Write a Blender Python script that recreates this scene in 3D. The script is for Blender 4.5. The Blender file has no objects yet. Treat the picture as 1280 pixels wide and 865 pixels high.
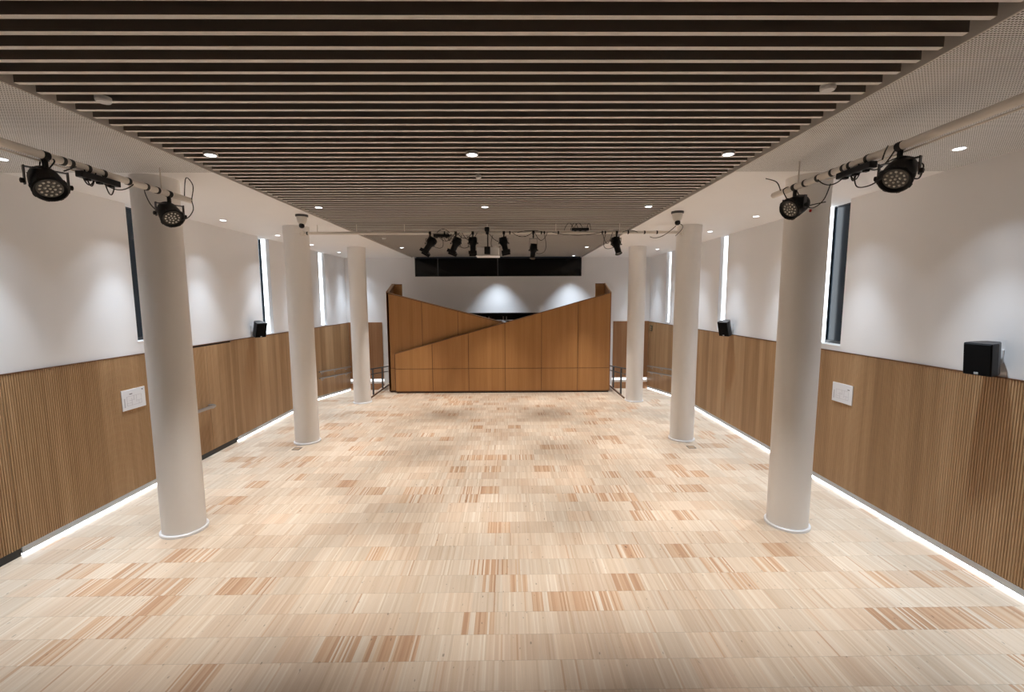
import bpy, math, random
from mathutils import Vector, Matrix
random.seed(7)
scene = bpy.context.scene
COL = scene.collection

# ------------------------------------------------------------------ mesh builder
class MB:
    def __init__(s): s.v = []; s.f = []; s.sm = []
    def add(s, vs, fs, smooth=False):
        o = len(s.v); s.v += [Vector(v) for v in vs]
        s.f += [tuple(o + i for i in f) for f in fs]; s.sm += [smooth] * len(fs); return s
    def box(s, x0, x1, y0, y1, z0, z1):
        vs = [(x, y, z) for z in (z0, z1) for y in (y0, y1) for x in (x0, x1)]
        return s.add(vs, [(0,2,3,1),(4,5,7,6),(0,1,5,4),(2,6,7,3),(0,4,6,2),(1,3,7,5)])
    def obox(s, c, ax, ay, az):
        c = Vector(c); ax, ay, az = Vector(ax), Vector(ay), Vector(az)
        vs = [c + ax*i + ay*j + az*k for k in (-1,1) for j in (-1,1) for i in (-1,1)]
        return s.add(vs, [(0,2,3,1),(4,5,7,6),(0,1,5,4),(2,6,7,3),(0,4,6,2),(1,3,7,5)])
    def bbox(s, x0, x1, y0, y1, z0, z1, b=.006):
        # box with chamfered edges
        import bmesh
        bm = bmesh.new(); bmesh.ops.create_cube(bm, size=1)
        for v in bm.verts:
            v.co = Vector(((x0+x1)/2 + v.co.x*(x1-x0), (y0+y1)/2 + v.co.y*(y1-y0), (z0+z1)/2 + v.co.z*(z1-z0)))
        bmesh.ops.bevel(bm, geom=bm.edges[:], offset=b, segments=2, affect='EDGES', profile=.5)
        bm.verts.index_update()
        s.add([v.co.copy() for v in bm.verts], [[v.index for v in f.verts] for f in bm.faces]); bm.free(); return s
    def prism(s, poly, d0, d1, fn):
        # poly: 2D outline, fn(u, v, d) -> point
        n = len(poly)
        vs = [fn(u, v, d0) for u, v in poly] + [fn(u, v, d1) for u, v in poly]
        fs = [tuple(range(n))[::-1], tuple(range(n, 2*n))] + [(i, (i+1) % n, n+(i+1) % n, n+i) for i in range(n)]
        return s.add(vs, fs)
    def tube(s, pts, r, n=8, caps=True):
        pts = [Vector(p) for p in pts]; rings = []
        up = Vector((0,0,1)); prev = None
        for i, p in enumerate(pts):
            t = (pts[min(i+1, len(pts)-1)] - pts[max(i-1, 0)]).normalized()
            if prev is None:
                a = up if abs(t.dot(up)) < .9 else Vector((1,0,0))
                e = t.cross(a).normalized()
            else:
                e = (prev - t*prev.dot(t)).normalized()
            prev = e; g = t.cross(e)
            rings.append([p + (e*math.cos(2*math.pi*k/n) + g*math.sin(2*math.pi*k/n))*r for k in range(n)])
        vs = [v for q in rings for v in q]; fs = []
        for i in range(len(rings)-1):
            for k in range(n):
                fs.append((i*n+k, i*n+(k+1) % n, (i+1)*n+(k+1) % n, (i+1)*n+k))
        s.add(vs, fs, True)
        if caps:
            s.add(rings[0], [tuple(range(n))[::-1]]); s.add(rings[-1], [tuple(range(n))])
        return s
    def lathe(s, prof, c=(0,0,0), axis=(0,0,1), n=24, smooth=True):
        # prof: list of (radius, height along axis)
        c = Vector(c); a = Vector(axis).normalized()
        h = Vector((0,0,1)) if abs(a.z) < .9 else Vector((1,0,0))
        e = a.cross(h).normalized(); g = a.cross(e)
        o = []
        for r, z in prof:
            o.append([c + a*z + (e*math.cos(2*math.pi*k/n) + g*math.sin(2*math.pi*k/n))*max(r, 1e-5) for k in range(n)])
        for i in range(len(o)-1):
            s.add(o[i] + o[i+1], [(k, (k+1) % n, n+(k+1) % n, n+k) for k in range(n)], smooth)
        s.add(o[0], [tuple(range(n))[::-1]]); s.add(o[-1], [tuple(range(n))])
        return s
    def build(s, name, mat, parent=None, weld=False):
        off = parent.location if parent is not None else Vector((0,0,0))
        if parent is not None and parent.parent is not None: off = off + parent.parent.location
        me = bpy.data.meshes.new(name)
        me.from_pydata([v - off for v in s.v], [], s.f)
        for p, k in zip(me.polygons, s.sm): p.use_smooth = k
        import bmesh
        bm = bmesh.new(); bm.from_mesh(me)
        bmesh.ops.recalc_face_normals(bm, faces=bm.faces[:]); bm.to_mesh(me); bm.free()
        me.materials.append(mat)
        o = bpy.data.objects.new(name, me); COL.objects.link(o)
        if parent is not None: o.parent = parent
        return o

def tag(o, label=None, cat=None, group=None, kind=None):
    if label: o['label'] = label
    if cat: o['category'] = cat
    if group: o['group'] = group
    if kind: o['kind'] = kind
    return o
def thing(name, label, cat, loc, group=None):
    o = bpy.data.objects.new(name, None); COL.objects.link(o); o.location = loc; o.empty_display_size = .1
    return tag(o, label, cat, group)
def structure(o): o['kind'] = 'structure'; return o
def copy_tree(o, parent=None):
    c = o.copy(); COL.objects.link(c)
    if parent is not None: c.parent = parent
    for ch in list(o.children): copy_tree(ch, c)
    return c
def arc(p0, p1, sag, n=10):
    p0, p1 = Vector(p0), Vector(p1); sag = Vector(sag)
    return [p0.lerp(p1, i/n) + sag*(4*(i/n)*(1-i/n)) for i in range(n+1)]

# ------------------------------------------------------------------ materials
def srgb(r, g, b):
    f = lambda c: (c/255/12.92) if c/255 <= .04045 else ((c/255+.055)/1.055)**2.4
    return (f(r), f(g), f(b), 1)
def mat(name, col=(.8,.8,.8,1), rough=.6, metal=0, emit=None, strength=0, spec=.5):
    m = bpy.data.materials.new(name); m.use_nodes = True
    b = m.node_tree.nodes['Principled BSDF']
    b.inputs['Base Color'].default_value = col; b.inputs['Roughness'].default_value = rough
    b.inputs['Metallic'].default_value = metal; b.inputs['Specular IOR Level'].default_value = spec
    if emit:
        b.inputs['Emission Color'].default_value = emit; b.inputs['Emission Strength'].default_value = strength
    return m
class NT:
    def __init__(s, m): s.t = m.node_tree; s.b = s.t.nodes['Principled BSDF']
    def n(s, typ, **k):
        o = s.t.nodes.new(typ)
        for a, v in k.items(): setattr(o, a, v)
        return o
    def link(s, a, b): s.t.links.new(a, b)
    def put(s, sock, v):
        if isinstance(v, (int, float)): sock.default_value = v
        elif isinstance(v, tuple): sock.default_value = v
        else: s.link(v, sock)
    def math(s, op, a, b=None, c=None):
        o = s.n('ShaderNodeMath', operation=op)
        for i, v in enumerate((a, b, c)):
            if v is not None: s.put(o.inputs[i], v)
        return o.outputs[0]
    def xyz(s):
        tc = s.n('ShaderNodeTexCoord'); sp = s.n('ShaderNodeSeparateXYZ')
        s.link(tc.outputs['Object'], sp.inputs[0]); return sp.outputs[0], sp.outputs[1], sp.outputs[2]
    def comb(s, x, y, z):
        o = s.n('ShaderNodeCombineXYZ')
        for i, v in enumerate((x, y, z)): s.put(o.inputs[i], v)
        return o.outputs[0]
    def white(s, x, y, z=0.0):
        o = s.n('ShaderNodeTexWhiteNoise', noise_dimensions='3D'); s.link(s.comb(x, y, z), o.inputs['Vector']); return o.outputs['Value']
    def noise(s, vec, scale, detail=2.0, rough=.5):
        o = s.n('ShaderNodeTexNoise'); s.link(vec, o.inputs['Vector'])
        o.inputs['Scale'].default_value = scale; o.inputs['Detail'].default_value = detail; o.inputs['Roughness'].default_value = rough
        return o.outputs[0]
    def mix(s, f, a, b):
        o = s.n('ShaderNodeMix', data_type='RGBA'); s.put(o.inputs[0], f); s.put(o.inputs[6], a); s.put(o.inputs[7], b); return o.outputs[2]
    def ramp(s, f, stops):
        o = s.n('ShaderNodeValToRGB'); s.link(f, o.inputs[0]); e = o.color_ramp.elements
        while len(e) < len(stops): e.new(.5)
        for q, (p, c) in zip(e, stops): q.position = p; q.color = c
        return o.outputs[0]
    def smooth(s, v, a, b):
        o = s.n('ShaderNodeMapRange', interpolation_type='SMOOTHSTEP'); s.put(o.inputs[0], v)
        o.inputs[1].default_value = a; o.inputs[2].default_value = b; return o.outputs[0]

def floor_material():
    m = mat('strip_parquet', rough=.42); t = NT(m); X, Y, Z = t.xyz()
    rowf = t.math('DIVIDE', t.math('ADD', Y, 20.08), .29); row = t.math('FLOOR', rowf)
    off = t.math('MULTIPLY', t.white(row, 3.3), .3)
    xo = t.math('ADD', t.math('ADD', X, 40.0), off)
    blk = t.math('FLOOR', t.math('DIVIDE', xo, .30))
    st = t.math('FLOOR', t.math('DIVIDE', xo, .0172))
    r1 = t.white(st, row, 1.0); r2 = t.white(st, row, 2.0); rb = t.white(blk, row, 5.0); rb2 = t.white(blk, row, 7.0)
    pale = t.ramp(r1, [(0, (.60,.46,.33,1)), (.2, (.645,.508,.38,1)), (.8, (.68,.55,.425,1)), (1, (.73,.625,.505,1))])
    red = t.ramp(r2, [(0, (.44,.23,.12,1)), (.5, (.55,.335,.20,1)), (1, (.64,.46,.31,1))])
    # blocks of warmer wood cluster along the rows
    cl = t.noise(t.comb(t.math('MULTIPLY', t.math('FLOOR', t.math('DIVIDE', xo, .30)), .16), t.math('MULTIPLY', row, .8), 0.0), 1.0, 1.0)
    prob = t.math('MULTIPLY_ADD', t.math('SUBTRACT', cl, .5), 1.9, .125)
    isred = t.math('LESS_THAN', rb, prob)
    part = t.math('MULTIPLY', isred, t.math('LESS_THAN', r1, t.math('MULTIPLY_ADD', rb2, .6, .4)))
    stray = t.math('LESS_THAN', t.white(st, row, 9.0), .025)
    f = t.math('MULTIPLY', t.math('MAXIMUM', part, t.math('MULTIPLY', stray, .7)), .85)
    tan = t.math('MULTIPLY', t.smooth(t.white(blk, row, 13.0), .45, 1.0), .34)
    f = t.math('MAXIMUM', f, tan)
    col = t.mix(f, pale, red)
    tone = t.math('MULTIPLY_ADD', t.white(blk, row, 11.0), .14, .93)
    g = t.noise(t.comb(t.math('MULTIPLY', X, 160.0), t.math('MULTIPLY', Y, 5.0), st), 1.0, 3.0)
    tone = t.math('MULTIPLY', tone, t.math('MULTIPLY_ADD', g, .22, .89))
    kn = t.noise(t.comb(t.math('MULTIPLY', X, 42.0), t.math('MULTIPLY', Y, 16.0), r1), 1.0, 0.0)
    tone = t.math('MULTIPLY', tone, t.math('SUBTRACT', 1.0, t.math('MULTIPLY', t.smooth(kn, .80, .88), .45)))
    fy = t.math('FRACT', rowf)
    seam = t.math('LESS_THAN', t.math('MINIMUM', fy, t.math('SUBTRACT', 1.0, fy)), .008)
    fx = t.math('FRACT', t.math('DIVIDE', xo, .0172))
    seam2 = t.math('MULTIPLY', t.math('LESS_THAN', fx, .07), .35)
    tone = t.math('MULTIPLY', tone, t.math('SUBTRACT', 1.0, t.math('MULTIPLY', t.math('MAXIMUM', seam, seam2), .22)))
    mx = t.n('ShaderNodeVectorMath', operation='SCALE'); t.link(col, mx.inputs[0]); t.link(tone, mx.inputs['Scale'])
    t.link(mx.outputs[0], t.b.inputs['Base Color'])
    rr = t.math('MULTIPLY_ADD', g, .12, .34); t.link(rr, t.b.inputs['Roughness'])
    return m

def wood_material(name, dark, mid, light, along='Z', across='Y', board=.16, rough=.5, gscale=90.):
    m = mat(name, rough=rough); t = NT(m); X, Y, Z = t.xyz()
    A = {'X': X, 'Y': Y, 'Z': Z}; u, w = A[across], A[along]
    other = [A[k] for k in 'XYZ' if k not in (along, across)][0]
    b = t.white(t.math('FLOOR', t.math('DIVIDE', u, board)), 4.0)
    n1 = t.noise(t.comb(t.math('MULTIPLY', u, 7.0), t.math('MULTIPLY', w, .25), other), 1.0, 3.0, .6)
    g = t.noise(t.comb(t.math('MULTIPLY', u, gscale), t.math('MULTIPLY', w, 1.6), t.math('MULTIPLY', b, 9.0)), 1.0, 4.0, .6)
    f = t.math('ADD', t.math('MULTIPLY', b, .25), t.math('ADD', t.math('MULTIPLY', n1, .6), t.math('MULTIPLY', g, .45)))
    col = t.ramp(f, [(.35, dark), (.6, mid), (.9, light)])
    t.link(col, t.b.inputs['Base Color'])
    return m

def perforated_material():
    m = mat('perforated_plaster', rough=.8); t = NT(m); X, Y, Z = t.xyz()
    P = .021
    fx = t.math('SUBTRACT', t.math('FRACT', t.math('DIVIDE', t.math('ADD', X, 50.0), P)), .5)
    fy = t.math('SUBTRACT', t.math('FRACT', t.math('DIVIDE', t.math('ADD', Y, 50.0), P)), .5)
    d = t.math('SQRT', t.math('ADD', t.math('MULTIPLY', fx, fx), t.math('MULTIPLY', fy, fy)))
    hole = t.smooth(d, .36, .27)
    t.link(t.mix(hole, (.90,.90,.905,1), (.05,.045,.04,1)), t.b.inputs['Base Color'])
    return m

def plaster(name, col, rough=.75):
    m = mat(name, col, rough); t = NT(m); X, Y, Z = t.xyz()
    n = t.noise(t.comb(X, Y, Z), 1.3, 3.0)
    c2 = tuple(c*.955 for c in col[:3]) + (1,)
    t.link(t.mix(n, col, c2), t.b.inputs['Base Color']); return m

M = {}
M['floor'] = floor_material()
M['white'] = plaster('white_paint', (.87,.87,.88,1))
M['greyw'] = mat('grey_wall', (.5,.48,.46,1), .8)
M['column'] = plaster('column_paint', (.86,.84,.815,1), .55)
M['ring'] = mat('ring_paint', (.83,.83,.84,1), .35)
M['soffit'] = plaster('soffit_plaster', (.90,.90,.91,1))
M['perf'] = perforated_material()
M['plenum'] = mat('plenum_black', (.012,.011,.010,1), .9)
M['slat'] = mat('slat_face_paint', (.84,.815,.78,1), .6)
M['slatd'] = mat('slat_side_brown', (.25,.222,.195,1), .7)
M['fascia'] = mat('fascia_paint', (.62,.59,.56,1), .6)
M['oak'] = wood_material('ribbed_oak', (.28,.155,.07,1), (.40,.238,.115,1), (.53,.345,.188,1), 'Z', 'Y', .19, .5, 45.)
M['oakx'] = wood_material('ribbed_oak_back', (.26,.12,.05,1), (.34,.17,.075,1), (.42,.23,.115,1), 'Z', 'X', .19, .5, 45.)
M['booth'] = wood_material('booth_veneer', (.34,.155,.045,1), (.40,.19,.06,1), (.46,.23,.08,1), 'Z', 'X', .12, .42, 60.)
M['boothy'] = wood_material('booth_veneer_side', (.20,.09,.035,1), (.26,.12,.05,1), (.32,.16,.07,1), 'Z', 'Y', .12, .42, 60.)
M['edge'] = mat('veneer_edge', (.12,.05,.02,1), .5)
M['edgel'] = mat('veneer_edge_pale', (.42,.28,.17,1), .5)
M['edge2'] = mat('veneer_edge_mid', (.20,.095,.04,1), .5)
M['kick'] = mat('kick_black', (.012,.012,.013,1), .4)
M['alu'] = mat('aluminium', (.50,.53,.55,1), .45, .2)
M['steel'] = mat('brushed_steel', (.42,.42,.43,1), .32, .9)
M['rail'] = mat('dark_steel', (.10,.10,.105,1), .4, .7)
M['black'] = mat('black_metal', (.006,.006,.0065,1), .5, spec=.3)
M['blackr'] = mat('black_plastic', (.008,.008,.010,1), .4, spec=.4)
M['grille'] = mat('speaker_grille', (.003,.003,.0035,1), .8, spec=.15)
M['cable'] = mat('cable_rubber', (.012,.012,.012,1), .6)
M['pipe'] = mat('pipe_paint', (.74,.70,.65,1), .45)
M['whitep'] = mat('white_plastic', (.80,.80,.80,1), .35)
M['lens'] = mat('lens_grey', (.05,.048,.043,1), .25)
M['lensd'] = mat('lens_bead', (.62,.60,.55,1), .12, .3)
M['ball'] = mat('camera_ball', (.004,.004,.004,1), .12)
M['glass'] = mat('night_glass', (.010,.019,.030,1), .18, 0, spec=.35)
M['glassb'] = mat('black_glass', (.003,.003,.0035,1), .08, 0, spec=.25)
M['frame'] = mat('dark_frame', (.02,.022,.026,1), .4)
M['paper'] = mat('sign_paper', (.78,.79,.82,1), .5)
M['ink'] = mat('sign_ink', (.50,.50,.54,1), .6)
M['inkd'] = mat('sign_ink_dark', (.12,.12,.14,1), .6)
M['led'] = mat('led_strip_glow', (1,1,1,1), .5, 0, (.90,.95,1,1), 12.0)
M['led2'] = mat('led_dim_glow', (1,1,1,1), .5, 0, (.85,.93,1,1), 1.3)
M['ledw'] = mat('led_window_glow', (1,1,1,1), .5, 0, (.86,.94,1,1), 3.5)
M['lamp'] = mat('lamp_glow', (1,1,1,1), .5, 0, (.85,.93,1,1), 5.0)
M['redplug'] = mat('red_plug', (.5,.02,.02,1), .4)
M['brass'] = mat('plaque_olive', (.08,.085,.05,1), .4)

# ------------------------------------------------------------------ dimensions
WL, WR = -5.85, 5.19          # side walls
YF, YB = -4.0, 16.1           # near and back walls
HC, HW = 4.51, 2.18           # ceiling, wainscot
SL, SR = -3.43, 2.69          # slatted field
RL, RR = -4.38, 3.62          # edges of the upper floor beside the ramps
YR = 13.1                     # ramps start
DROP = .32

# ------------------------------------------------------------------ floor
b = MB()
b.box(WL-.4, WR+.4, YF, YR, -.12, 0)
b.box(RL, RR, YR, YB+.3, -.5, 0)
for x0, x1 in ((WL-.4, RL), (RR, WR+.4)):
    b.prism([(YR, 0), (YB+.2, -DROP), (YB+.2, -DROP-.12), (YR, -.12)], x0, x1, lambda u, v, d: (d, u, v))
structure(b.build('floor', M['floor']))
for i, x in enumerate((-4.24, 3.53)):
    c = MB().box(x-.02, x+.02, YR+.05, YB-.01, 0, .035)
    tag(c.build('floor_curb', M['edge']), ['brown timber curb beside the left ramp and guard rail', 'brown timber curb beside the right ramp and guard rail'][i], 'curb', 'timber curbs beside the ramps')

# ------------------------------------------------------------------ windows in the side walls
WIN_R = [(6.78, 7.40, 2.27), (10.49, 10.87, 2.24), (14.09, 14.5, 2.24)]
WIN_L = [(6.98, 7.60, 2.38), (10.57, 11.06, 2.20), (13.84, 14.34, 2.22)]
RD = .22
def side_wall(name, X, s, wins):
    # s = +1: wall body lies at +X side
    b = MB()
    bx = lambda y0, y1, z0, z1: b.box(min(X, X+s*.4), max(X, X+s*.4), y0, y1, z0, z1)
    bx(YF, YB, -.6, HW)
    y = YF
    for w0, w1, zb in wins:
        bx(y, w0, HW, HC+.05); bx(w0, w1, HW, zb); y = w1
    bx(y, YB, HW, HC+.05)
    return structure(b.build(name, M['white']))
wl = side_wall('wall_left', WL, -1, WIN_L)
wr = side_wall('wall_right', WR, 1, WIN_R)
k = 0
for X, s, wins in ((WL, -1, WIN_L), (WR, 1, WIN_R)):
    for w0, w1, zb in wins:
        k += 1
        gx = X + s*RD
        b = MB()   # slim dark frame around the pane
        fr = lambda y0, y1, z0, z1: b.box(min(gx-s*.02, gx+s*.03), max(gx-s*.02, gx+s*.03), y0, y1, z0, z1)
        fr(w0, w0+.015, zb, HC); fr(w1-.012, w1, zb, HC); fr(w0, w1, zb, zb+.05); fr(w0, w1, HC-.015, HC)
        fo = structure(b.build('window_%d' % k, M['frame']))
        MB().box(min(gx, gx+s*.02), max(gx, gx+s*.02), w0+.01, w1-.01, zb+.04, HC-.01).build('pane', M['glass'], fo)
        MB().box(min(X+s*.10, X+s*.185), max(X+s*.10, X+s*.185), w1-.014, w1-.002, zb+.01, HC-.01).build('light_strip', M['ledw'], fo)['label'] = 'bright white vertical light strip'
        bb = MB()  # white reveal at the near side and the sill
        bb.prism([(X-s*.0, w0-.0), (X+s*.05, w0+.0), (X+s*.05, w0+.012), (X, w0+.012)], zb, HC-.002, lambda u, v, d: (u, v, d))
        bb.box(min(X-s*.004, X+s*.19), max(X-s*.004, X+s*.19), w0, w1-.02, zb-.012, zb+.008)
        bb.build('reveal', M['white'], fo)

# ------------------------------------------------------------------ wainscot
PIT = .027
def ribbed(b, X, s, y0, y1, z0, z1, zslope=None):
    # ribs run vertically, raised towards the room (-s)
    n = max(1, int(round((y1-y0)/PIT))); p = (y1-y0)/n
    prof = []
    for i in range(n):
        a = y0 + i*p
        prof += [(a, .015), (a+p*.16, .015), (a+p*.22, .022), (a+p*.94, .022)]
    prof.append((y1, .015))
    zf = (lambda y: z0) if zslope is None else zslope
    vs = []
    for y, h in prof: vs += [(X - s*h, y, zf(y)), (X - s*h, y, z1)]
    fs = [(2*i, 2*i+2, 2*i+3, 2*i+1) for i in range(len(prof)-1)]
    b.add(vs, fs)
    # top cap and ends
    m = len(prof)
    b.add([(X - s*h, y, z1) for y, h in prof] + [(X + s*.0, y, z1) for y, h in prof], [(i, i+1, m+i+1, m+i) for i in range(m-1)])
    b.add([(X - s*h, y, zf(y)) for y, h in prof] + [(X + s*.0, y, zf(y)) for y, h in prof], [(i, i+1, m+i+1, m+i) for i in range(m-1)])
    for y in (y0, y1):
        b.add([(X - s*.010, y, zf(y)), (X, y, zf(y)), (X, y, z1), (X - s*.010, y, z1)], [(0,1,2,3)])
ZB = .10
def base_z(y): return ZB + (0 if y < YR else -DROP*(y-YR)/(YB+.2-YR))
b = MB()
DOOR1 = (7.30, 8.50, 9.27); DOOR2 = (3.30, 5.03)
for y0, y1 in ((YF, DOOR2[0]-.01), (DOOR2[1]+.01, DOOR1[0]-.01), (DOOR1[2]+.01, YR)): ribbed(b, WL, -1, y0, y1, ZB, HW)
ribbed(b, WL, -1, YR, YB, ZB, HW, base_z)
o = b.build('wainscot', M['oak'], wl); o['label'] = 'ribbed oak wainscot'
b = MB(); ribbed(b, WR, 1, YF, YR, ZB, HW); ribbed(b, WR, 1, YR, YB, ZB, HW, base_z)
o = b.build('wainscot', M['oak'], wr); o['label'] = 'ribbed oak wainscot'
for par, X, s in ((wl, WL, -1), (wr, WR, 1)):
    MB().box(min(X, X-s*.026), max(X, X-s*.026), YF, YB, HW, HW+.012).build('wainscot_shadow_line', M['edge'], par)  # dark cap stands in for the thin shadow line along the wainscot top
# baseboards and light strips along the wall feet
def base_run(b, X, s, y0, y1, z0, z1, h0, h1):
    f = lambda y: 0 if y < YR else -DROP*(y-YR)/(YB+.2-YR)
    ys = [y0] + ([YR] if y0 < YR < y1 else []) + [y1]
    for a, c in zip(ys, ys[1:]):
        b.prism([(a, f(a)+z0), (c, f(c)+z0), (c, f(c)+z1), (a, f(a)+z1)], X - s*h0, X - s*h1, lambda u, v, d: (d, u, v))
runs = {'left': (WL, -1, [(DOOR2[1]+.01, DOOR1[0]-.01), (DOOR1[2]+.01, YB-.05)]), 'right': (WR, 1, [(YF+.01, YB-.05)])}
for side, (X, s, rr) in runs.items():
    b = MB()
    for y0, y1 in rr: base_run(b, X, s, y0, y1, .026, .098, .0, .028)
    structure(b.build('baseboard_'+side, M['alu']))
    for j, (y0, y1) in enumerate(rr):
        b = MB(); base_run(b, X, s, y0, y1, .003, .019, .002, .014)
        lab = {('left',0): 'glowing light strip at foot of left wall, nearer run beside first column',
               ('left',1): 'glowing light strip at foot of left wall, far run past the door',
               ('right',0): 'long glowing light strip at foot of right wall'}[(side, j)]
        tag(b.build('light_strip', M['led']), lab, 'light strip', 'light strips along the wall feet')

# ------------------------------------------------------------------ doors in the left panelling
d1 = thing('door_1', None, None, (WL, DOOR1[0], 0)); structure(d1)
for y0, y1 in ((DOOR1[0], DOOR1[1]-.006), (DOOR1[1]+.006, DOOR1[2])):
    b = MB(); ribbed(b, WL+.004, -1, y0, y1, .10, HW-.03); b.build('door_leaf', M['oak'], d1)
MB().box(WL, WL+.02, DOOR1[0], DOOR1[2], 0, .098).build('kick_plate', M['kick'], d1)
MB().box(WL, WL+.006, DOOR1[0]-.01, DOOR1[2]+.01, 0.1, HW-.002).build('door_gap', M['kick'], d1)
pb = MB().bbox(WL+.075, WL+.125, 7.42, 8.52, .95, 1.0, .008).build('push_bar', M['steel'], d1)
for y in (7.47, 8.46): MB().bbox(WL+.02, WL+.11, y-.03, y+.04, .935, 1.015, .006).build('bracket', M['steel'], pb)
d2 = thing('door_2', None, None, (WL, DOOR2[0], 0)); structure(d2)
b = MB(); ribbed(b, WL+.004, -1, DOOR2[0], DOOR2[1], .10, HW-.03); b.build('door_leaf', M['oak'], d2)
MB().box(WL, WL+.02, DOOR2[0], DOOR2[1], 0, .098).build('kick_plate', M['kick'], d2)
MB().box(WL, WL+.006, DOOR2[0]-.01, DOOR2[1]+.01, .1, HW-.002).build('door_gap', M['kick'], d2)

# ------------------------------------------------------------------ back wall
GX0, GX1, GZ0 = -3.34, 2.68, 3.84
b = MB()
b.box(WL-.4, GX0, YB, YB+.3, -.7, HC+.05); b.box(GX1, WR+.4, YB, YB+.3, -.7, HC+.05)
b.box(GX0, GX1, YB, YB+.3, 2.53, GZ0)
b.box(GX0, -2.6, YB, YB+.3, -.1, 2.53); b.box(2.0, GX1, YB, YB+.3, -.1, 2.53); b.box(-2.6, 2.0, YB, YB+.3, -.1, 1.2)
wb = structure(b.build('wall_back', M['white']))
for x0, x1 in ((WL+.03, -4.58), (3.86, WR-.03)):
    b = MB(); n = int((x1-x0)/PIT); p = (x1-x0)/n; prof = []
    for i in range(n): prof += [(x0+i*p, .015), (x0+i*p+p*.16, .015), (x0+i*p+p*.22, .022), (x0+i*p+p*.94, .022)]
    prof.append((x1, .015)); vs = []
    for x, h in prof: vs += [(x, YB-h, .13), (x, YB-h, HW+.01)]
    b.add(vs, [(2*i, 2*i+2, 2*i+3, 2*i+1) for i in range(len(prof)-1)])
    b.box(x0, x1, YB-.024, YB, HW+.008, HW+.022); b.box(x0, x1, YB-.024, YB, .12, .13)
    o = b.build('wainscot', M['oakx'], wb); o['label'] = 'ribbed oak wainscot'
    MB().box(x0, x1, YB-.02, YB, -.5, -.06).build('skirting', M['oakx'], wb)
for i, (x0, x1) in enumerate(((WL+.05, -4.58), (3.86, WR-.05))):
    tag(MB().box(x0, x1, YB-.014, YB-.002, .03, .10).build('light_strip', M['led2']),
        ['short glowing light strip on back wall behind the left guard rail', 'short glowing light strip on back wall behind the right guard rail'][i], 'light strip', 'light strips along the wall feet')
w7 = structure(MB().box(GX0, GX1, YB+.03, YB+.07, GZ0, GZ0+.02).box(GX0, GX1, YB+.03, YB+.07, HC-.02, HC).box(GX0, GX0+.02, YB+.03, YB+.07, GZ0, HC).box(GX1-.02, GX1, YB+.03, YB+.07, GZ0, HC).build('window_7', M['frame']))
MB().box(GX0+.01, GX1-.01, YB+.05, YB+.065, GZ0+.01, HC-.01).build('pane', M['glassb'], w7)
for x in (-2.515, -.356):
    MB().box(x-.012, x+.012, YB+.042, YB+.056, GZ0+.02, HC-.02).build('mullion', M['rail'], w7)
# dark glazed opening below the white back wall
w8 = structure(MB().box(-2.6, 2.0, YB+.24, YB+.28, 2.47, 2.53).box(-2.6, 2.0, YB+.24, YB+.28, 1.2, 1.25).box(-2.6, -2.54, YB+.24, YB+.28, 1.2, 2.53).box(1.94, 2.0, YB+.24, YB+.28, 1.2, 2.53).build('window_8', M['frame']))
MB().box(-2.55, 1.95, YB+.255, YB+.27, 1.24, 2.48).build('pane', M['glassb'], w8)
MB().box(-2.6, 2.0, YB, YB+.24, 2.515, 2.53).build('lintel', M['kick'], w8)
gr = thing('glass_partition_rail', 'pale rail with thin uprights standing in for reflections in the dark gap above the booth valley', 'handrail', (-.21, YB+.12, 1.25))
MB().box(-.75, .25, YB+.10, YB+.14, 2.24, 2.262).build('rail', M['whitep'], gr)
MB().box(-.52, -.08, YB+.06, YB+.16, 2.18, 2.21).build('ledge', M['whitep'], gr)
for x in (-.692, -.167, -.05):
    MB().box(x-.012, x+.012, YB+.115, YB+.135, 1.2, 2.39).build('post', M['steel'], gr)  # steel uprights stand in for small bright reflections in the dark opening
# near wall behind the viewpoint
structure(MB().box(WL-.4, WR+.4, YF-.3, YF, -.2, HC+.5).build('wall_front', M['greyw']))

# ------------------------------------------------------------------ ceiling
YP = 5.35
structure(MB().box(WL-.45, SL, YP, YB+.3, HC, HC+.45).box(SR, WR+.45, YP, YB+.3, HC, HC+.45).build('ceiling', M['soffit']))
structure(MB().box(WL-.45, SL, YF-.3, YP, HC, HC+.45).box(SR, WR+.45, YF-.3, YP, HC, HC+.45).build('ceiling', M['perf']))
structure(MB().box(SL, SR, YF-.3, YB+.3, HC+.40, HC+.45).build('ceiling', M['plenum']))
for i, (x0, x1) in enumerate(((SL, SL+.012), (SR-.012, SR))):
    structure(MB().box(x0, x1, YF, YB, HC+.001, HC+.40).build('trim_%d' % (i+1), M['fascia']))
raft = thing('slatted_ceiling', 'grey slatted ceiling field over the middle of the hall', 'slatted ceiling', ((SL+SR)/2, 9, HC))
SP, SWID, SH = .1453, .036, .125
y = 2.375 - 4*SP; first = None; ns = 0
while y < YB - .03 and ns < 98:
    if first is None:
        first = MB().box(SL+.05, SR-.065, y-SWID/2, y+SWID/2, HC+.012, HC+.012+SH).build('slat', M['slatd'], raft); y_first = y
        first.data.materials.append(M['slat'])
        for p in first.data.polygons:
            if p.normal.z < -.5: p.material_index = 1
    else:
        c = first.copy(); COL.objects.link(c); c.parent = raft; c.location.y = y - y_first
    y += SP; ns += 1
for x in (-2.72, -1.11, .5, 2.1):
    MB().box(x-.02, x+.02, 1.7, YB-.02, HC+.012+SH, HC+.17).build('carrier_rail', M['plenum'], raft)

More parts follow.
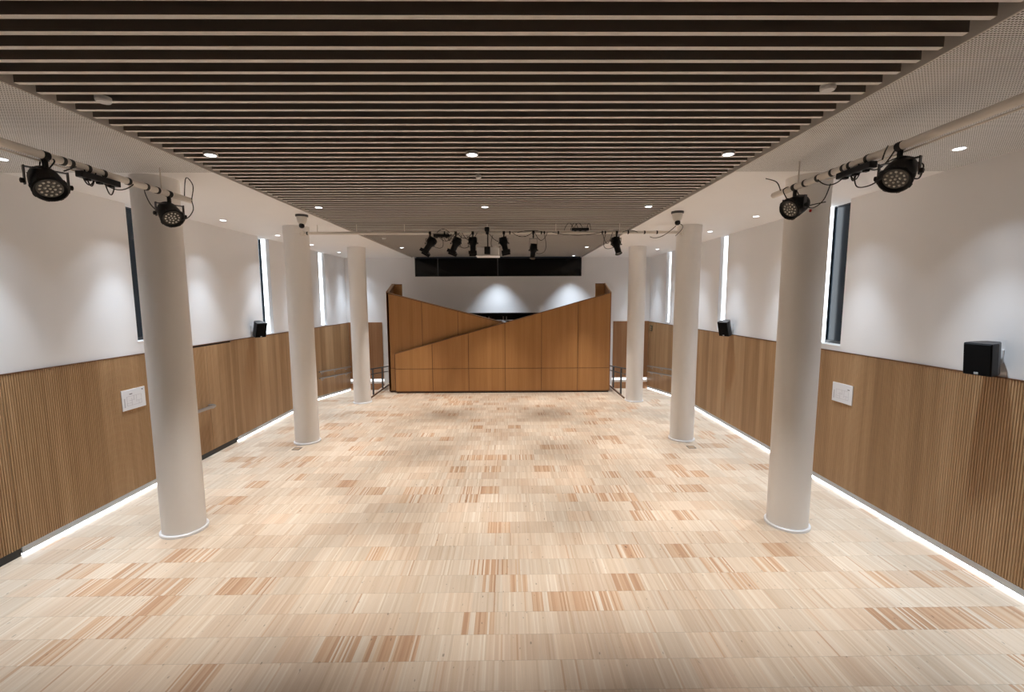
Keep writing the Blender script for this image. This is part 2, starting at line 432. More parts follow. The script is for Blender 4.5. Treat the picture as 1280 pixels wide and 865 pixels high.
# ------------------------------------------------------------------ columns
CX = (-4.318, 3.749); CY = (5.62, 9.244, 12.857); CR = .2435
for j, y in enumerate(CY):
    for i, x in enumerate(CX):
        side = ('left', 'right')[i]; pos = ('nearest', 'middle', 'farthest')[j]
        t = thing('round_column', '%s of the three round white columns in the %s row' % (pos, side), 'column', (x, y, 0), 'round columns of the hall')
        MB().lathe([(CR, .03), (CR, HC-.14)], (x, y, 0), n=64).build('shaft', M['column'], t)
        MB().lathe([(CR+.027, 0), (CR+.027, .028), (CR+.018, .036), (CR-.01, .036)], (x, y, 0), n=64).build('base_ring', M['ring'], t)
        MB().lathe([(CR-.01, HC-.16), (CR+.006, HC-.15), (CR+.006, HC-.001)], (x, y, 0), n=64).build('collar', M['column'], t)

# ------------------------------------------------------------------ wooden booth
bt = thing('wooden_booth', 'tall veneered wooden enclosure with two sloping fronts before the back wall', 'booth', (-.3, 14.1, 0))
YA, YC = 14.06, 14.22
G = .008
def zt_front(x): return 1.301 + .2782*(x+3.618)
def zt_back(x): return 3.26 - .2622*(x+3.89)
fn = lambda Y: (lambda u, v, d: (u, d, v))
def panel(x0, x1, z0, top, y0, y1, name='panel', m='booth'):
    a, c = x0+G, x1-G
    poly = [(a, z0), (c, z0), (c, top(c)), (a, top(a))]
    MB().prism(poly, y0, y1, lambda u, v, d: (u, d, v)).build(name, M[m], bt)
xs = [-3.635, -2.432, -1.27, -.096, 1.079, 2.25, 3.275]
for a, c in zip(xs, xs[1:]):
    panel(a, c, .07, lambda x: .80-G, YA, YA+.05)
    panel(a, c, .80+G, lambda x: zt_front(x)-.022, YA, YA+.05)
MB().prism([(-3.63, .03), (3.27, .03), (3.27, zt_front(3.27)-.02), (-3.63, zt_front(-3.63)-.02)], YA+.012, YA+.10, lambda u, v, d: (u, d, v)).build('front_core', M['edge'], bt)
MB().prism([(-3.645, zt_front(-3.645)-.022), (3.285, zt_front(3.285)-.022), (3.285, zt_front(3.285)), (-3.645, zt_front(-3.645))], YA-.002, YA+.10, lambda u, v, d: (u, d, v)).build('front_cap', M['edge2'], bt)
MB().box(-3.645, -3.628, YA-.001, YA+.10, .07, zt_front(-3.645)-.022).build('shadow_gap_strip', M['edge'], bt)  # dark strip stands in for the shadow gap at the front's left edge
xb = [-3.885, -2.765, -1.61, -.096, .9]
for a, c in zip(xb, xb[1:]):
    panel(a, c, .07, lambda x: .80-G, YC, YC+.05)
    panel(a, c, .80+G, lambda x: zt_back(x)-.03, YC, YC+.05)
MB().prism([(-3.885, .03), (.9, .03), (.9, zt_back(.9)-.03), (-3.885, zt_back(-3.885)-.03)], YC+.012, YC+.08, lambda u, v, d: (u, d, v)).build('rear_core', M['edge'], bt)
MB().prism([(-3.89, zt_back(-3.89)-.03), (.9, zt_back(.9)-.03), (.9, zt_back(.9)-.008), (-3.89, zt_back(-3.89)-.008)], YC-.003, YC+.08, lambda u, v, d: (u, d, v)).build('rear_cap', M['edge'], bt)
MB().prism([(-3.89, zt_back(-3.89)-.008), (.9, zt_back(.9)-.008), (.9, zt_back(.9)+.01), (-3.89, zt_back(-3.89)+.01)], YC+.002, YC+.08, lambda u, v, d: (u, d, v)).build('rear_cap', M['edgel'], bt)
for x0, x1, yf, zf in ((-3.89, -3.82, YC, 3.25), (3.265, 3.30, YA+.004, 3.215)):
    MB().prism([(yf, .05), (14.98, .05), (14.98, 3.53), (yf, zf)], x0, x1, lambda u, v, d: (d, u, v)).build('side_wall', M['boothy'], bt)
    MB().prism([(yf, zf), (14.98, 3.53), (14.98, 3.55), (yf, zf+.02)], x0-.004, x1+.035*(1 if x0 < 0 else 0), lambda u, v, d: (d, u, v)).build('side_cap', M['edgel'], bt)
for x0, x1 in ((-3.88, -3.55), (2.96, 3.29)):
    MB().box(x0, x1, 14.93, 15.0, .05, 3.52).build('return_panel', M['booth'], bt)
    MB().box(x0, x1, 14.925, 15.005, 3.52, 3.535).build('return_cap', M['edge'], bt)
MB().box(-3.60, 3.26, YA+.03, YA+.13, 0, .07).build('plinth', M['kick'], bt); MB().box(-3.86, -3.60, YC+.03, YC+.10, 0, .07).build('plinth', M['kick'], bt)

# ------------------------------------------------------------------ rails
def guard(X, name_label, y0, y1, top, low, posts):
    t = thing('guard_rail', name_label, 'guard rail', (X, posts[0], 0), 'guard rails beside the ramps')
    MB().tube([(X, y0, top(y0)), (X, y1, top(y1))], .021, 10).build('top_rail', M['rail'], t)
    MB().tube([(X, y0, low(y0)), (X, y1, low(y1))], .015, 10).build('lower_rail', M['rail'], t)
    for y in posts:
        MB().box(X-.022, X+.022, y-.03, y+.03, 0, top(y)).build('post', M['rail'], t)
guard(-4.31, 'dark steel guard rail by the left corner of the wooden booth', 13.25, 15.95, lambda y: .871-.1075*(y-13.565), lambda y: .70-.117*(y-13.65), (13.9, 14.95, 15.85))
guard(3.585, 'dark steel guard rail by the right corner of the wooden booth', 13.25, 15.95, lambda y: .873-.109*(y-13.49), lambda y: .702-.1*(y-13.47), (13.754, 14.766, 15.8))
def wall_rail(X, s, label, y0, y1, top, low):
    t = thing('wall_handrail', label, 'handrail', (X, y0, .8), 'double handrails on the side walls')
    xr = X - s*.10
    for nm, f in (('upper_rail', top), ('lower_rail', low)):
        MB().tube([(xr, y0, f(y0)), (xr, y1, f(y1))], .024, 12).build(nm, M['steel'], t)
        for q in (.12, .5, .88):
            bq = MB(); y = y0+(y1-y0)*q
            bq.tube([(X - s*.02, y, f(y)-.07), (X - s*.07, y, f(y)-.07), (xr, y, f(y)-.02)], .009, 8)
            bq.lathe([(.028, 0), (.028, .012)], (X - s*.02, y, f(y)-.07), (-s, 0, 0), 12)
            bq.build('bracket', M['steel'], t)
wall_rail(WL, -1, 'pair of steel handrails on left wainscot behind the left columns', 13.32, 15.98, lambda y: .833-.092*(y-13.36), lambda y: .635-.096*(y-13.34))
wall_rail(WR, 1, 'pair of steel handrails on right wainscot between right columns', 13.2, 15.85, lambda y: .80-.105*(y-13.7), lambda y: .60-.108*(y-13.7))

# ------------------------------------------------------------------ wall speakers
def speaker(name, label, X, s, y, z, yaw, tilt, sc=1.0):
    t = thing(name, label, 'speaker', (X, y, z), 'black wall speakers')
    ce = Vector((X - s*.165, y, z))
    R = Matrix.Rotation(yaw, 3, 'Z') @ Matrix.Rotation(tilt, 3, 'X')
    P = lambda u, v, w: ce + R @ Vector((u*sc, v*sc, w*sc))
    # cabinet: trapezoid in plan, tapering to the back (local -Y is the front)
    fw, bw, d, h = .125, .07, .11, .17
    def ring(w, k): return [P(-fw*k, -d*.85, w), P(fw*k, -d*.85, w), P(fw*k, -d*.1, w), P(bw*1.2*k, d*.75, w), P(bw*.8*k, d, w), P(-bw*.8*k, d, w), P(-bw*1.2*k, d*.75, w), P(-fw*k, -d*.1, w)]
    rs = [ring(-h, .96), ring(-h+.012, 1), ring(h-.012, 1), ring(h, .96)]; n = 8
    b = MB()
    for i in range(3): b.add(rs[i]+rs[i+1], [(k, (k+1) % n, n+(k+1) % n, n+k) for k in range(n)])
    b.add(rs[0], [tuple(range(n))]); b.add(rs[3], [tuple(range(n))]); b.build('cabinet', M['blackr'], t)
    b = MB(); vs = []
    for k, yy in ((1, -d*.85-.001), (.95, -d*.97)):
        vs += [P(-fw*.97*k, yy, -h*.97*k), P(fw*.97*k, yy, -h*.97*k), P(fw*.97*k, yy, h*.97*k), P(-fw*.97*k, yy, h*.97*k)]
    b.add(vs, [(0,1,5,4),(1,2,6,5),(2,3,7,6),(3,0,4,7),(4,5,6,7)]); b.build('grille', M['grille'], t)
    c = P(.0, -d*.985, -h*.86); ax = R @ Vector((1,0,0)); ay = R @ Vector((0,1,0)); az = R @ Vector((0,0,1))
    MB().obox(c, ax*.018*sc, ay*.003, az*.011*sc).build('badge', M['alu'], t)
    b = MB(); back = P(0, d*.95, .02)
    b.tube([back, (X - s*.03, y, z+.02), ], .012, 8); b.box(min(X, X-s*.012), max(X, X-s*.012), y-.035, y+.035, z-.05, z+.09)
    b.tube([back + Vector((0,0,-.06)), (X - s*.02, y+.01, z-.05)], .008, 8)
    b.build('bracket', M['whitep'], t)
    b = MB(); b.tube([back+Vector((0,0,.04))] + arc(back+Vector((0,0,.04)), (X - s*.012, y-.03, z-.06), (-s*.02, 0, -.05), 8)[1:], .005, 6); b.build('cord', M['whitep'], t)
speaker('wall_speaker', 'black wall speaker nearest the camera on the right wall', WR, 1, 4.555, 2.385, -math.radians(80), math.radians(5))
speaker('wall_speaker', 'black wall speaker far down the right wall, by the second window', WR, 1, 10.1, 2.34, -math.radians(62), math.radians(16))
speaker('wall_speaker', 'black wall speaker on the left wall above the wainscot', WL, -1, 10.1, 2.37, math.radians(62), math.radians(16))

# ------------------------------------------------------------------ signs, plaque, floor boxes
def sign(X, s, y0, y1, z0, z1, label, seed):
    t = thing('wall_sign', label, 'sign', (X, (y0+y1)/2, (z0+z1)/2), 'white plan signs')
    xa, xb2 = X - s*.022, X - s*.034
    MB().box(min(xa, xb2), max(xa, xb2), y0, y1, z0, z1).build('board', M['paper'], t)
    rng = random.Random(seed); b = MB(); xi = xb2 - s*.001
    W, H = y1-y0, z1-z0
    f = lambda u: (y0 + u*W) if s < 0 else (y1 - u*W)
    def stroke(u0, u1, v0, v1, bb):
        a, c = sorted((f(u0), f(u1))); bb.box(min(xb2, xi), max(xb2, xi), a, c, z0+v0*H, z0+v1*H)
    # faint plan drawing: thin wall lines
    for u0, u1, v in ((.2,.82,.2), (.2,.82,.66), (.3,.55,.45), (.6,.82,.38), (.2,.4,.32)): stroke(u0, u1, v, v+.012, b)
    for u, v0, v1 in ((.2,.2,.66), (.82,.2,.66), (.4,.2,.55), (.6,.3,.66), (.7,.2,.38), (.5,.45,.66)): stroke(u, u+.009, v0, v1, b)
    stroke(.08, .12, .15, .6, b)
    b.build('plan_lines', M['ink'], t)
    for q in (((.32, .44, .75, .79), (.86, .91, .86, .92)) if s < 0 else ((.76, .86, .73, .77),)):
        d = MB(); stroke(*q, d); d.build('heading_mark', M['inkd'], t)
sign(WL, -1, 6.565, 6.99, 1.36, 1.672, 'white plan sign on left wainscot beside the nearest left column', 1)
sign(WR, 1, 6.435, 6.84, 1.408, 1.704, 'white plan sign on right wainscot beside the nearest right column', 2)
pl = thing('wall_plaque', 'small dark olive plaque high on right wainscot behind the farthest right column', 'plaque', (WR-.022, 15.78, 1.96))
MB().bbox(WR-.045, WR-.022, 15.66, 15.9, 1.86, 2.06, .004).build('plate', M['brass'], pl)
MB().box(WR-.047, WR-.045, 15.7, 15.86, 1.90, 1.945).box(WR-.047, WR-.045, 15.7, 15.86, 1.975, 2.02).build('marks', M['edgel'], pl)
for x0, y0, lab in ((-4.40, 8.70, 'small metal floor box in front of the middle left column'), (3.66, 8.62, 'small metal floor box in front of the middle right column')):
    t = thing('floor_box', lab, 'floor box', (x0+.07, y0+.07, 0), 'floor boxes by the columns')
    MB().box(x0, x0+.15, y0, y0+.012, 0, .006).box(x0, x0+.15, y0+.138, y0+.15, 0, .006).box(x0, x0+.012, y0, y0+.15, 0, .006).box(x0+.138, x0+.15, y0, y0+.15, 0, .006).build('rim', M['rail'], t)
    MB().box(x0+.012, x0+.138, y0+.012, y0+.138, 0, .004).build('lid', M['edgel'], t)

# ------------------------------------------------------------------ ceiling lamps
def spot(name, parent, loc, power, size, blend, color, radius=.045, tilt=None):
    L = bpy.data.lights.new(name, 'SPOT'); L.energy = power; L.spot_size = math.radians(size); L.spot_blend = blend
    L.color = color; L.shadow_soft_size = radius
    o = bpy.data.objects.new(name, L); COL.objects.link(o); o.parent = parent; o.location = loc
    if tilt: o.rotation_euler = tilt
    return o
def area(name, parent, loc, power, spread, color):
    L = bpy.data.lights.new(name, 'AREA'); L.shape = 'DISK'; L.size = .085; L.energy = power; L.spread = math.radians(spread); L.color = color
    o = bpy.data.objects.new(name, L); COL.objects.link(o); o.parent = parent; o.location = loc
    return o
COOL = (.77, .885, 1.0); WARM = (1.0, .985, .965)
P_SLAT, P_SOF, P_CORE = 640, 3.2, 210
dl0 = None
def downlight(x, y, label, group, soffit, z):
    t = thing('downlight', label, 'ceiling light', (x, y, z), group)
    return t
def make_dl(t, soffit):
    x, y, z = t.location
    MB().lathe([(.050, .03), (.050, .0), (.062, -.004), (.066, .0), (.066, .03)], (x, y, z), n=28).build('trim_ring', M['whitep'] if soffit else M['fascia'], t)
    MB().lathe([(.048, -.002), (.048, .010)], (x, y, z), n=28).build('lamp', M['lamp'], t)
ROWS = (4.70, 7.28, 9.93, 12.85, 15.40); LX = (-3.02, -.357, 2.28)
proto = None
rown = ['nearest row', 'second row', 'third row above the lighting pipe', 'fourth row', 'last row by the back wall']
coln = ['left', 'middle', 'right']
for j, y in enumerate(ROWS):
    for i, x in enumerate(LX):
        if j == 4 and i == 0: continue
        lab = '%s downlight of the %s in the slatted ceiling' % (coln[i], rown[j])
        if proto is None:
            proto = downlight(x, y, lab, 'downlights in the slatted ceiling', False, HC-.012); make_dl(proto, False); t = proto
            spot('lamp_beam', t, (0,0,-.02), P_SLAT, 55, 1.0, WARM)
        else:
            t = copy_tree(proto); t.location = (x, y, HC-.012); t['label'] = lab
        if j == 4:
            for c in t.children:
                if c.type == 'LIGHT': c.data = c.data.copy(); c.data.energy = 330; c.data.color = COOL; c.data.spot_size = math.radians(80); c.data.spot_blend = 1
proto = None
SY_L = (3.02, 4.85, 6.66, 8.47, 10.43, 12.2, 14.16, 15.6); SY_R = (2.75, 4.57, 6.40, 8.22, 10.05, 11.8, 13.56, 15.3)
ordn = ['first', 'second', 'third', 'fourth', 'fifth', 'sixth', 'seventh', 'eighth', 'ninth']
for side, x, ys in (('left', -5.30, SY_L), ('right', 4.55, SY_R)):
    vis = 0
    for j, y in enumerate(ys):
        lab = '%s downlight along the %s soffit, counted from the camera' % (ordn[j], side)
        if proto is None:
            proto = downlight(x, y, lab, 'downlights in the side soffits', True, HC); make_dl(proto, True); t = proto
            area('lamp_beam', t, (0,0,-.012), P_SOF, 88, COOL); spot('lamp_core', t, (0,0,-.02), P_CORE, 60, 1.0, COOL); spot('lamp_core', t, (0,0,-.02), P_CORE*1.5, 34, 1.0, COOL)
        else:
            t = copy_tree(proto); t.location = (x, y, HC); t['label'] = lab
# unlit white discs under the slats
for x, y, r, lab in ((-2.99, 3.47, .05, 'white round detector under the slats at upper left'), (2.284, 3.285, .05, 'white round detector under the slats at upper right'),
                     (-3.005, 10.98, .05, 'white round detector under the slats beyond the left end of the lighting pipe'), (-.348, 5.555, .035, 'small white detector under the slats near the middle of the ceiling')):
    t = thing('ceiling_detector', lab, 'detector', (x, y, HC), 'round detectors under the slats')
    MB().lathe([(r, .02), (r, -.006), (r*.85, -.018), (.0, -.02)], (x, y, HC), n=24).build('cover', M['whitep'], t)
    MB().lathe([(r*.35, .03), (r*.35, .0)], (x, y, HC), n=12).build('stem', M['whitep'], t)

# ------------------------------------------------------------------ lighting pipes
def band(b, p, axis, r, w=.03): b.lathe([(r-.001, -w/2), (r+.004, -w/2), (r+.004, w/2), (r-.001, w/2)], p, axis, 16)
PZ = 4.25
PXL, PXR = -3.90, 3.20
def long_pipe(x, side, y1):
    t = thing('lighting_pipe', 'pale lighting pipe running lengthwise under the %s soffit' % side, 'pipe', (x, y1, PZ), 'lighting pipes')
    MB().tube([(x, -1.0, PZ), (x, y1, PZ)], .034, 16).build('pipe', M['pipe'], t)
    s = -1 if x < 0 else 1
    MB().tube([(x+s*.03, -1.0, PZ-.045), (x+s*.03, 4.55, PZ-.045)], .009, 8).build('conduit', M['pipe'], t)
    for y in (y1-.45, 2.6, .4):
        q = MB().tube([(x, y, PZ), (x, y, HC)], .008, 8); q.build('hanger_rod', M['pipe'], t)
    for y in ((4.05, 4.12, 4.28, 4.44, 4.72, 4.95, 5.1) if x < 0 else (4.02, 4.22, 4.3, 4.45, 4.65, 4.85)):
        b = MB(); band(b, (x, y, PZ), (0,1,0), .034); b.build('tape_band', M['cable'], t)
    return t
long_pipe(PXL, 'left', 5.62); long_pipe(PXR, 'right', 5.42)
YT, ZT = 9.0, 4.345
tp = thing('lighting_pipe', 'white lighting pipe hung across the hall between the middle columns', 'pipe', (-.3, YT, ZT), 'lighting pipes')
MB().tube([(-4.12, YT, ZT), (3.53, YT, ZT)], .030, 14).build('pipe', M['pipe'], tp)
for x in (-3.78, -3.0, -2.05, -.4, .97, 2.25):
    MB().tube([(x, YT, ZT), (x, YT, HC+.01)], .008, 8).build('hanger_rod', M['pipe'], tp)
for x in (-3.98, .68, .74, 1.02, 1.9, 1.96, 2.42, 2.75, -1.25, .05, 3.0):
    b = MB(); band(b, (x, YT, ZT), (1,0,0), .030, .028); b.build('tape_band', M['cable'], tp)
for x in (-4.10, 3.47): MB().bbox(x, x+.06, YT-.05, YT+.05, ZT-.05, ZT+.05, .005).build('end_bracket', M['pipe'], tp)

UP = Vector((0,0,1))
def clamp(t, p, r, parent_axis):
    b = MB(); band(b, p, parent_axis, r, .05)
    b.obox(Vector(p)+Vector((0,0,-r-.03)), Vector((.014,0,0)), Vector((0,.014,0)), Vector((0,0,.035)))
    b.tube([Vector(p)+Vector((0,0,-r-.03)), Vector(p)+Vector((0,0,-r-.085))], .008, 8)
    b.build('clamp', M['black'], t)
def par(label, pipe, pr, paxis, drop, aim, cable_pts, plug=False):
    t = thing('par_light', label, 'stage light', pipe, 'round stage lights on the side pipes')
    pipe = Vector(pipe); a = Vector(aim).normalized(); c = pipe + Vector((0,0,-drop))
    clamp(t, pipe, pr, paxis)
    h = a.cross(UP).normalized()
    R = .112
    b = MB()
    b.lathe([(.06, -.15), (.085, -.14), (.1, -.10), (R*.98, -.03), (R, .0), (R, .055), (R+.006, .058), (R+.006, .078), (R-.006, .085), (R*.80, .072), (R*.76, .062)], c, a, 36)
    for k in range(8):   # cooling fins and rim lugs
        th = 2*math.pi*k/8; e = h*math.cos(th) + a.cross(h)*math.sin(th)
        b.obox(c + e*(R+.002) + a*.06, e*.009, a.cross(e)*.012, a*.014)
        b.obox(c + e*.08 - a*.085, e*.014, a.cross(e)*.003, a*.045)
    b.build('can', M['black'], t)
    l = MB().lathe([(R*.77, 0), (R*.77, .006)], c + a*.058, a, 32).build('lens', M['lens'], t)
    b = MB(); v2 = a.cross(h)
    pts = [(0,0)] + [(.031, 60*k) for k in range(6)] + [(.064, 30*k+15) for k in range(12)]
    for rr, dg in pts:
        q = c + a*.063 + (h*math.cos(math.radians(dg)) + v2*math.sin(math.radians(dg)))*rr
        b.lathe([(.0105, 0), (.0095, .003), (.007, .005), (.001, .006)], q, a, 10)
    b.build('lens_bead', M['lensd'], l)
    top = pipe.z - pr - .085
    b = MB(); w = R + .022; tz = top - c.z
    for s in (-1, 1):
        b.obox(c + h*s*w + UP*(tz/2 - .01), h*.004, h.cross(UP)*.019, UP*(tz/2 + .02))
    b.obox(c + UP*tz, h*(w+.004), h.cross(UP)*.019, UP*.004); b.build('yoke', M['rail'], t)
    for s in (-1, 1): MB().lathe([(.02, 0), (.022, .02), (.014, .024)], c + h*s*(w+.004), h*s, 12).build('knob', M['black'], t)
    for p in cable_pts:
        q = [c + Vector(z) for z in p]
        # smooth the polyline
        pts2 = []
        for i in range(len(q)-1):
            p0, p1, p2, p3 = q[max(i-1,0)], q[i], q[i+1], q[min(i+2,len(q)-1)]
            for k in range(6):
                u = k/6; pts2.append(.5*((2*p1)+(p2-p0)*u+(2*p0-5*p1+4*p2-p3)*u*u+(3*p1-p0-3*p2+p3)*u**3))
        pts2.append(q[-1])
        MB().tube(pts2, .0055, 6).build('cable', M['cable'], t)
    if plug: MB().lathe([(.012, 0), (.014, .01), (.012, .03)], c + Vector((.17, -.03, -.03)), (0,.3,-1), 10).build('connector', M['redplug'], t)
    return t
par('large round stage light nearest the camera on the left pipe', (PXL, 3.90, PZ), .034, (0,1,0), .235, (.64,-.36,-.68),
    [[(-.05,0,.13), (-.03,.0,.2), (.0,.04,.2)], [(.02,0,.12), (.06,.02,.19), (.0,.06,.23)], [(.1,.05,.12), (.13,.1,.16), (.07,.2,.2)]])
par('smaller-looking round stage light before the nearest left column', (PXL, 5.27, PZ), .034, (0,1,0), .235, (.62,-.42,-.66),
    [[(-.12,0,.02), (-.14,-.1,.1), (-.05,-.28,.2), (.0,-.3,.21)], [(.1,.02,-.06), (.17,.05,-.02), (.2,.1,.08), (.12,.2,.2)], [(.0,.25,.24), (.03,.26,.48), (.08,.30,.40), (.03,.33,.24)]])
par('round stage light beside the nearest right column on the right pipe', (PXR, 5.02, PZ), .034, (0,1,0), .215, (-.86,-.25,-.45),
    [[(.1,0,.02), (.18,-.05,-.02), (.26,-.1,.06), (.25,-.2,.2)], [(.1,0,.0), (.2,-.06,.02), (.27,-.12,.03)], [(-.1,.1,.2), (-.14,.12,.3), (-.22,.2,.36)], [(-.08,0,.08), (-.1,.05,.2), (.05,.1,.24), (.06,.0,.1)]], plug=True)
par('large round stage light nearest the camera on the right pipe', (PXR, 3.70, PZ), .034, (0,1,0), .225, (-.66,-.38,-.64),
    [[(-.12,0,-.02), (-.15,.1,-.06), (-.1,.3,-.02), (-.04,.42,.1)], [(.12,0,.1), (.2,.0,.08), (.18,.0,-.02), (.13,0,-.03)], [(-.1,0,.1), (.0,-.02,.14), (.14,0,.13)], [(-.14,.0,.12), (-.1,.03,.19), (-.02,.1,.26)]])
def power_bar(label, x, y, axis, z, n=3, above=False, ln=.2):
    t = thing('power_bar', label, 'power bar', (x, y, z), 'black power bars on the pipes')
    if axis == 'y': MB().bbox(x-.035, x+.035, y-ln, y+ln, z-.028, z+.028, .006).build('box', M['blackr'], t)
    else: MB().bbox(x-ln, x+ln, y-.035, y+.035, z-.028, z+.028, .006).build('box', M['blackr'], t)
    for k in (-.6, 0, .6):
        q = (x, y+ln*k, z) if axis == 'y' else (x+ln*k, y, z)
        b = MB(); b.bbox(q[0]-.02, q[0]+.02, q[1]-.02, q[1]+.02, q[2]-.045, q[2]-.02, .004); b.build('socket', M['black'], t)
    for k in range(n):
        r = random.Random(hash((label, k)) % 999 if False else k*7+int(abs(x)*10))
        u = (-.8 + 1.6*k/max(1, n-1))*ln; w = u + r.uniform(-.25, .35)
        sg = -.05 - .08*r.random() if not above else .12
        p0 = (x, y+u, z-.03) if axis == 'y' else (x+u, y, z+(.02 if above else -.03))
        p1 = (x, y+w, z+.05) if axis == 'y' else (x+w, y, z+(-.02 if above else .04))
        MB().tube(arc(p0, p1, (0,0,sg), 12), .0055, 6).build('cable', M['cable'], t)
    return t
power_bar('black power bar strapped under the left lengthwise pipe', PXL+.03, 4.36, 'y', PZ-.075, 4)
power_bar('black power bar strapped under the right lengthwise pipe', PXR-.03, 4.12, 'y', PZ-.075, 4)
power_bar('black power bar sitting on top of the cross pipe at right', 1.46, YT, 'x', ZT+.065, 4, True, .17)
power_bar('black power bar under the cross pipe between the two leftmost spotlights', -1.31, YT-.02, 'x', ZT-.06, 4, False, .16)

def profile(label, x, aim, L=.30, R=.068, drop=.10, hood=True):
    pipe = Vector((x, YT, ZT)); t = thing('spotlight', label, 'stage light', pipe, 'spotlights on the cross pipe')
    clamp(t, pipe, .03, (1,0,0)); a = Vector(aim).normalized()
    piv = pipe + Vector((0,0,-.115-drop)); h = Vector((1,0,0)); h = (h - a*h.dot(a)).normalized()
    b = MB()
    b.lathe([(R*.55, -L*.36), (R*.95, -L*.33), (R, -L*.2), (R, L*.08), (R*.82, L*.14), (R*.78, L*.46), (R*.95, L*.47), (R*.95, L*.5), (R*.7, L*.5), (R*.6, L*.46)], piv, a, 24)
    v = a.cross(h)
    b.obox(piv - a*L*.1, h*R*1.12, v*R*.5, a*L*.13)
    for k in range(4): b.obox(piv - a*(L*.16 + .018*k), h*R*1.05, v*R*1.05, a*.003)
    b.build('body', M['black'], t)
    if hood:
        f = L*.52
        b = MB(); b.obox(piv + a*f, h*R*1.25, v*R*1.25, a*.006); b.obox(piv + a*(f+.03) + v*R*1.2, h*R*1.2, v*.004 + a*.0, a*.03); b.obox(piv + a*(f+.03) - v*R*1.2, h*R*1.2, v*.004, a*.03)
        b.build('colour_frame', M['black'], t)
    MB().lathe([(R*.68, 0), (R*.5, .008), (.001, .012)], piv + a*L*.475, a, 20).build('lens', M['lens'], t)
    b = MB(); tz = pipe.z - .115 - piv.z; w = R*1.2
    for s in (-1, 1): b.obox(piv + Vector((s*w, 0, tz/2)), Vector((.004,0,0)), Vector((0,.014,0)), UP*(tz/2+.01))
    b.obox(piv + UP*tz, Vector((w,0,0)), Vector((0,.014,0)), UP*.004); b.build('yoke', M['rail'], t)
    for s in (-1, 1): MB().lathe([(.014, 0), (.016, .018)], piv + Vector((s*(w+.004), 0, 0)), (s,0,0), 10).build('knob', M['black'], t)
    return t, piv
S = []
S.append(profile('leftmost black spotlight on the cross pipe, tilted left', -1.54, (-.50,-.2,-.84), .36, .075, .09))
S.append(profile('second black spotlight from the left on the cross pipe', -1.03, (-.38,-.15,-.9), .34, .075, .09))
S.append(profile('black spotlight just left of the projector, pointing straight down', -.69, (.02,-.15,-.98), .34, .07, .09))
S.append(profile('black spotlight just right of the projector', -.07, (.22,-.15,-.95), .32, .07, .09))
S.append(profile('slim black spotlight hanging low, right of the projector group', .52, (-.12,-.3,-.95), .36, .062, .23, False))
S.append(profile('rightmost long black spotlight on the cross pipe', 2.19, (.17,-.35,-.92), .42, .075, .12, False))
for i, (t, p) in enumerate(S):
    sgn = (1, 1, -1, -1, 1, -1)[i]
    MB().tube(arc(p + Vector((sgn*.06,0,-.06)), (p.x + sgn*.22, YT, ZT-.04), (sgn*.10,0,-.12), 12), .0055, 6).build('cable', M['cable'], t)

pj = thing('projector', 'white projector hung under the middle of the cross pipe', 'projector', (-.385, YT, ZT))
MB().bbox(-.60, -.165, 8.78, 9.12, 3.88, 4.04, .015).build('body', M['whitep'], pj)
MB().bbox(-.615, -.155, 8.76, 9.13, 3.865, 3.885, .006).build('base', M['whitep'], pj)
MB().bbox(-.45, -.335, 8.72, 8.79, 3.90, 4.045, .008).lathe([(.012, .0), (.012, .36)], (-.39, YT-.05, 4.03)).bbox(-.44, -.34, 8.9, 9.0, 4.03, 4.06, .004).build('mount', M['blackr'], pj)
b = MB(); band(b, (-.40, YT, ZT), (1,0,0), .03, .06); b.bbox(-.45, -.36, YT-.05, YT+.05, ZT+.02, ZT+.11, .01); b.build('clamp', M['blackr'], pj)
MB().tube(arc((-.36, YT-.03, ZT-.02), (-.10, YT-.03, ZT-.17), (.0,0,-.06), 10), .006, 6).build('cable', M['cable'], pj)
MB().lathe([(.045, 0), (.04, .018), (.0, .022)], (-.26, 8.9, 4.04), n=16).build('vent_cap', M['ring'], pj)

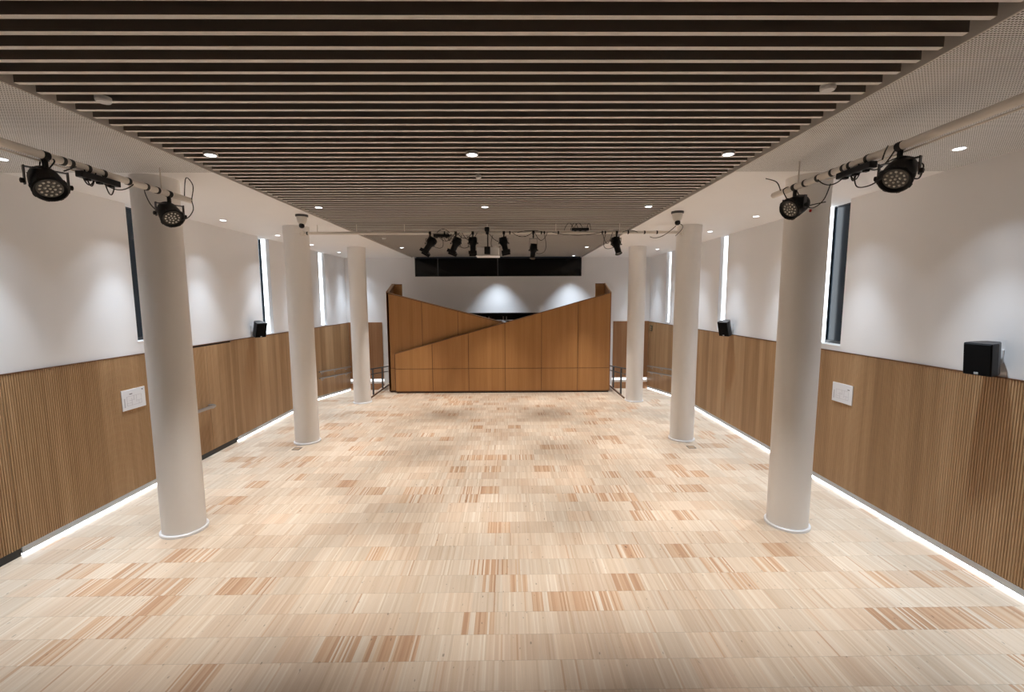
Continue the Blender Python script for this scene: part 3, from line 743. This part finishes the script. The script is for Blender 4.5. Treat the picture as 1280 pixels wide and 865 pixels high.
def dome(label, x, y):
    t = thing('dome_camera', label, 'camera', (x, y, HC), 'dome cameras under the soffits')
    MB().lathe([(.105, 0), (.105, -.03), (.09, -.036)], (x, y, HC), n=28).build('mount_plate', M['rail'], t)
    MB().lathe([(.088, -.036), (.086, -.06), (.074, -.12), (.05, -.165), (.03, -.17)], (x, y, HC), n=28).build('housing', M['pipe'], t)
    MB().lathe([(.001, -.235), (.022, -.231), (.040, -.216), (.047, -.19), (.042, -.165), (.03, -.15)], (x, y-.02, HC), n=24).build('lens_ball', M['ball'], t)
    return t
dl = dome('white ceiling camera with black ball beside the middle left column', -3.60, 7.95)
dr = dome('white ceiling camera with black ball and trailing cables beside the middle right column', 2.93, 7.75)
MB().tube(arc((2.93, 7.8, 4.28), (2.85, 8.95, 4.25), (-.02, 0, -.09), 12), .006, 6).build('cable', M['cable'], dr)
MB().tube(arc((2.95, 7.8, 4.32), (3.36, 8.95, 4.27), (.12, 0, .05), 12), .006, 6).build('cable', M['cable'], dr)
# loose cable runs along the cross pipe
cr = thing('cable_run', 'thin black cables looped along the cross pipe', 'cable', (0, YT, ZT))
for x0, x1, sg in ((.9, 1.9, -.08), (.1, .5, -.12), (-1.0, -.7, -.16), (-.9, -.6, -.22), (.55, .8, -.22), (1.9, 2.1, -.32), (-1.4, -1.15, .1), (-1.2, -.95, -.1), (2.3, 2.6, .05), (.2, .75, .05)):
    MB().tube(arc((x0, YT-.035, ZT), (x1, YT-.035, ZT), (0,0,sg*.7), 12), .006, 6).build('cable', M['cable'], cr)

# ------------------------------------------------------------------ camera and world
f, pitch, yaw, roll = 550.47, .1066, .0093, -.0045
cp, sp, cy, sy = math.cos(pitch), math.sin(pitch), math.cos(yaw), math.sin(yaw)
fwd = Vector((sy*cp, cy*cp, -sp)); right = Vector((cy, -sy, 0)); up = right.cross(fwd)
r2 = right*math.cos(roll) + up*math.sin(roll); u2 = -right*math.sin(roll) + up*math.cos(roll)
cam = bpy.data.cameras.new('camera'); cam.sensor_width = 36; cam.sensor_fit = 'HORIZONTAL'; cam.lens = 36*f/1280; cam.clip_start = .05
co = bpy.data.objects.new('camera', cam); COL.objects.link(co)
m = Matrix((r2, u2, -fwd)).transposed().to_4x4(); m.translation = Vector((0, 0, 3.03)); co.matrix_world = m
scene.camera = co
w = bpy.data.worlds.new('world'); scene.world = w; w.use_nodes = True
w.node_tree.nodes['Background'].inputs[0].default_value = (.02,.025,.035,1); w.node_tree.nodes['Background'].inputs[1].default_value = .3
vs = scene.view_settings
vs.view_transform = 'Standard'; vs.look = 'None'; vs.exposure = .29; vs.gamma = 1; vs.use_curve_mapping = False
scene.cycles.max_bounces = 10; scene.cycles.diffuse_bounces = 6; scene.cycles.use_denoising = True
scene.cycles.sample_clamp_indirect = 6
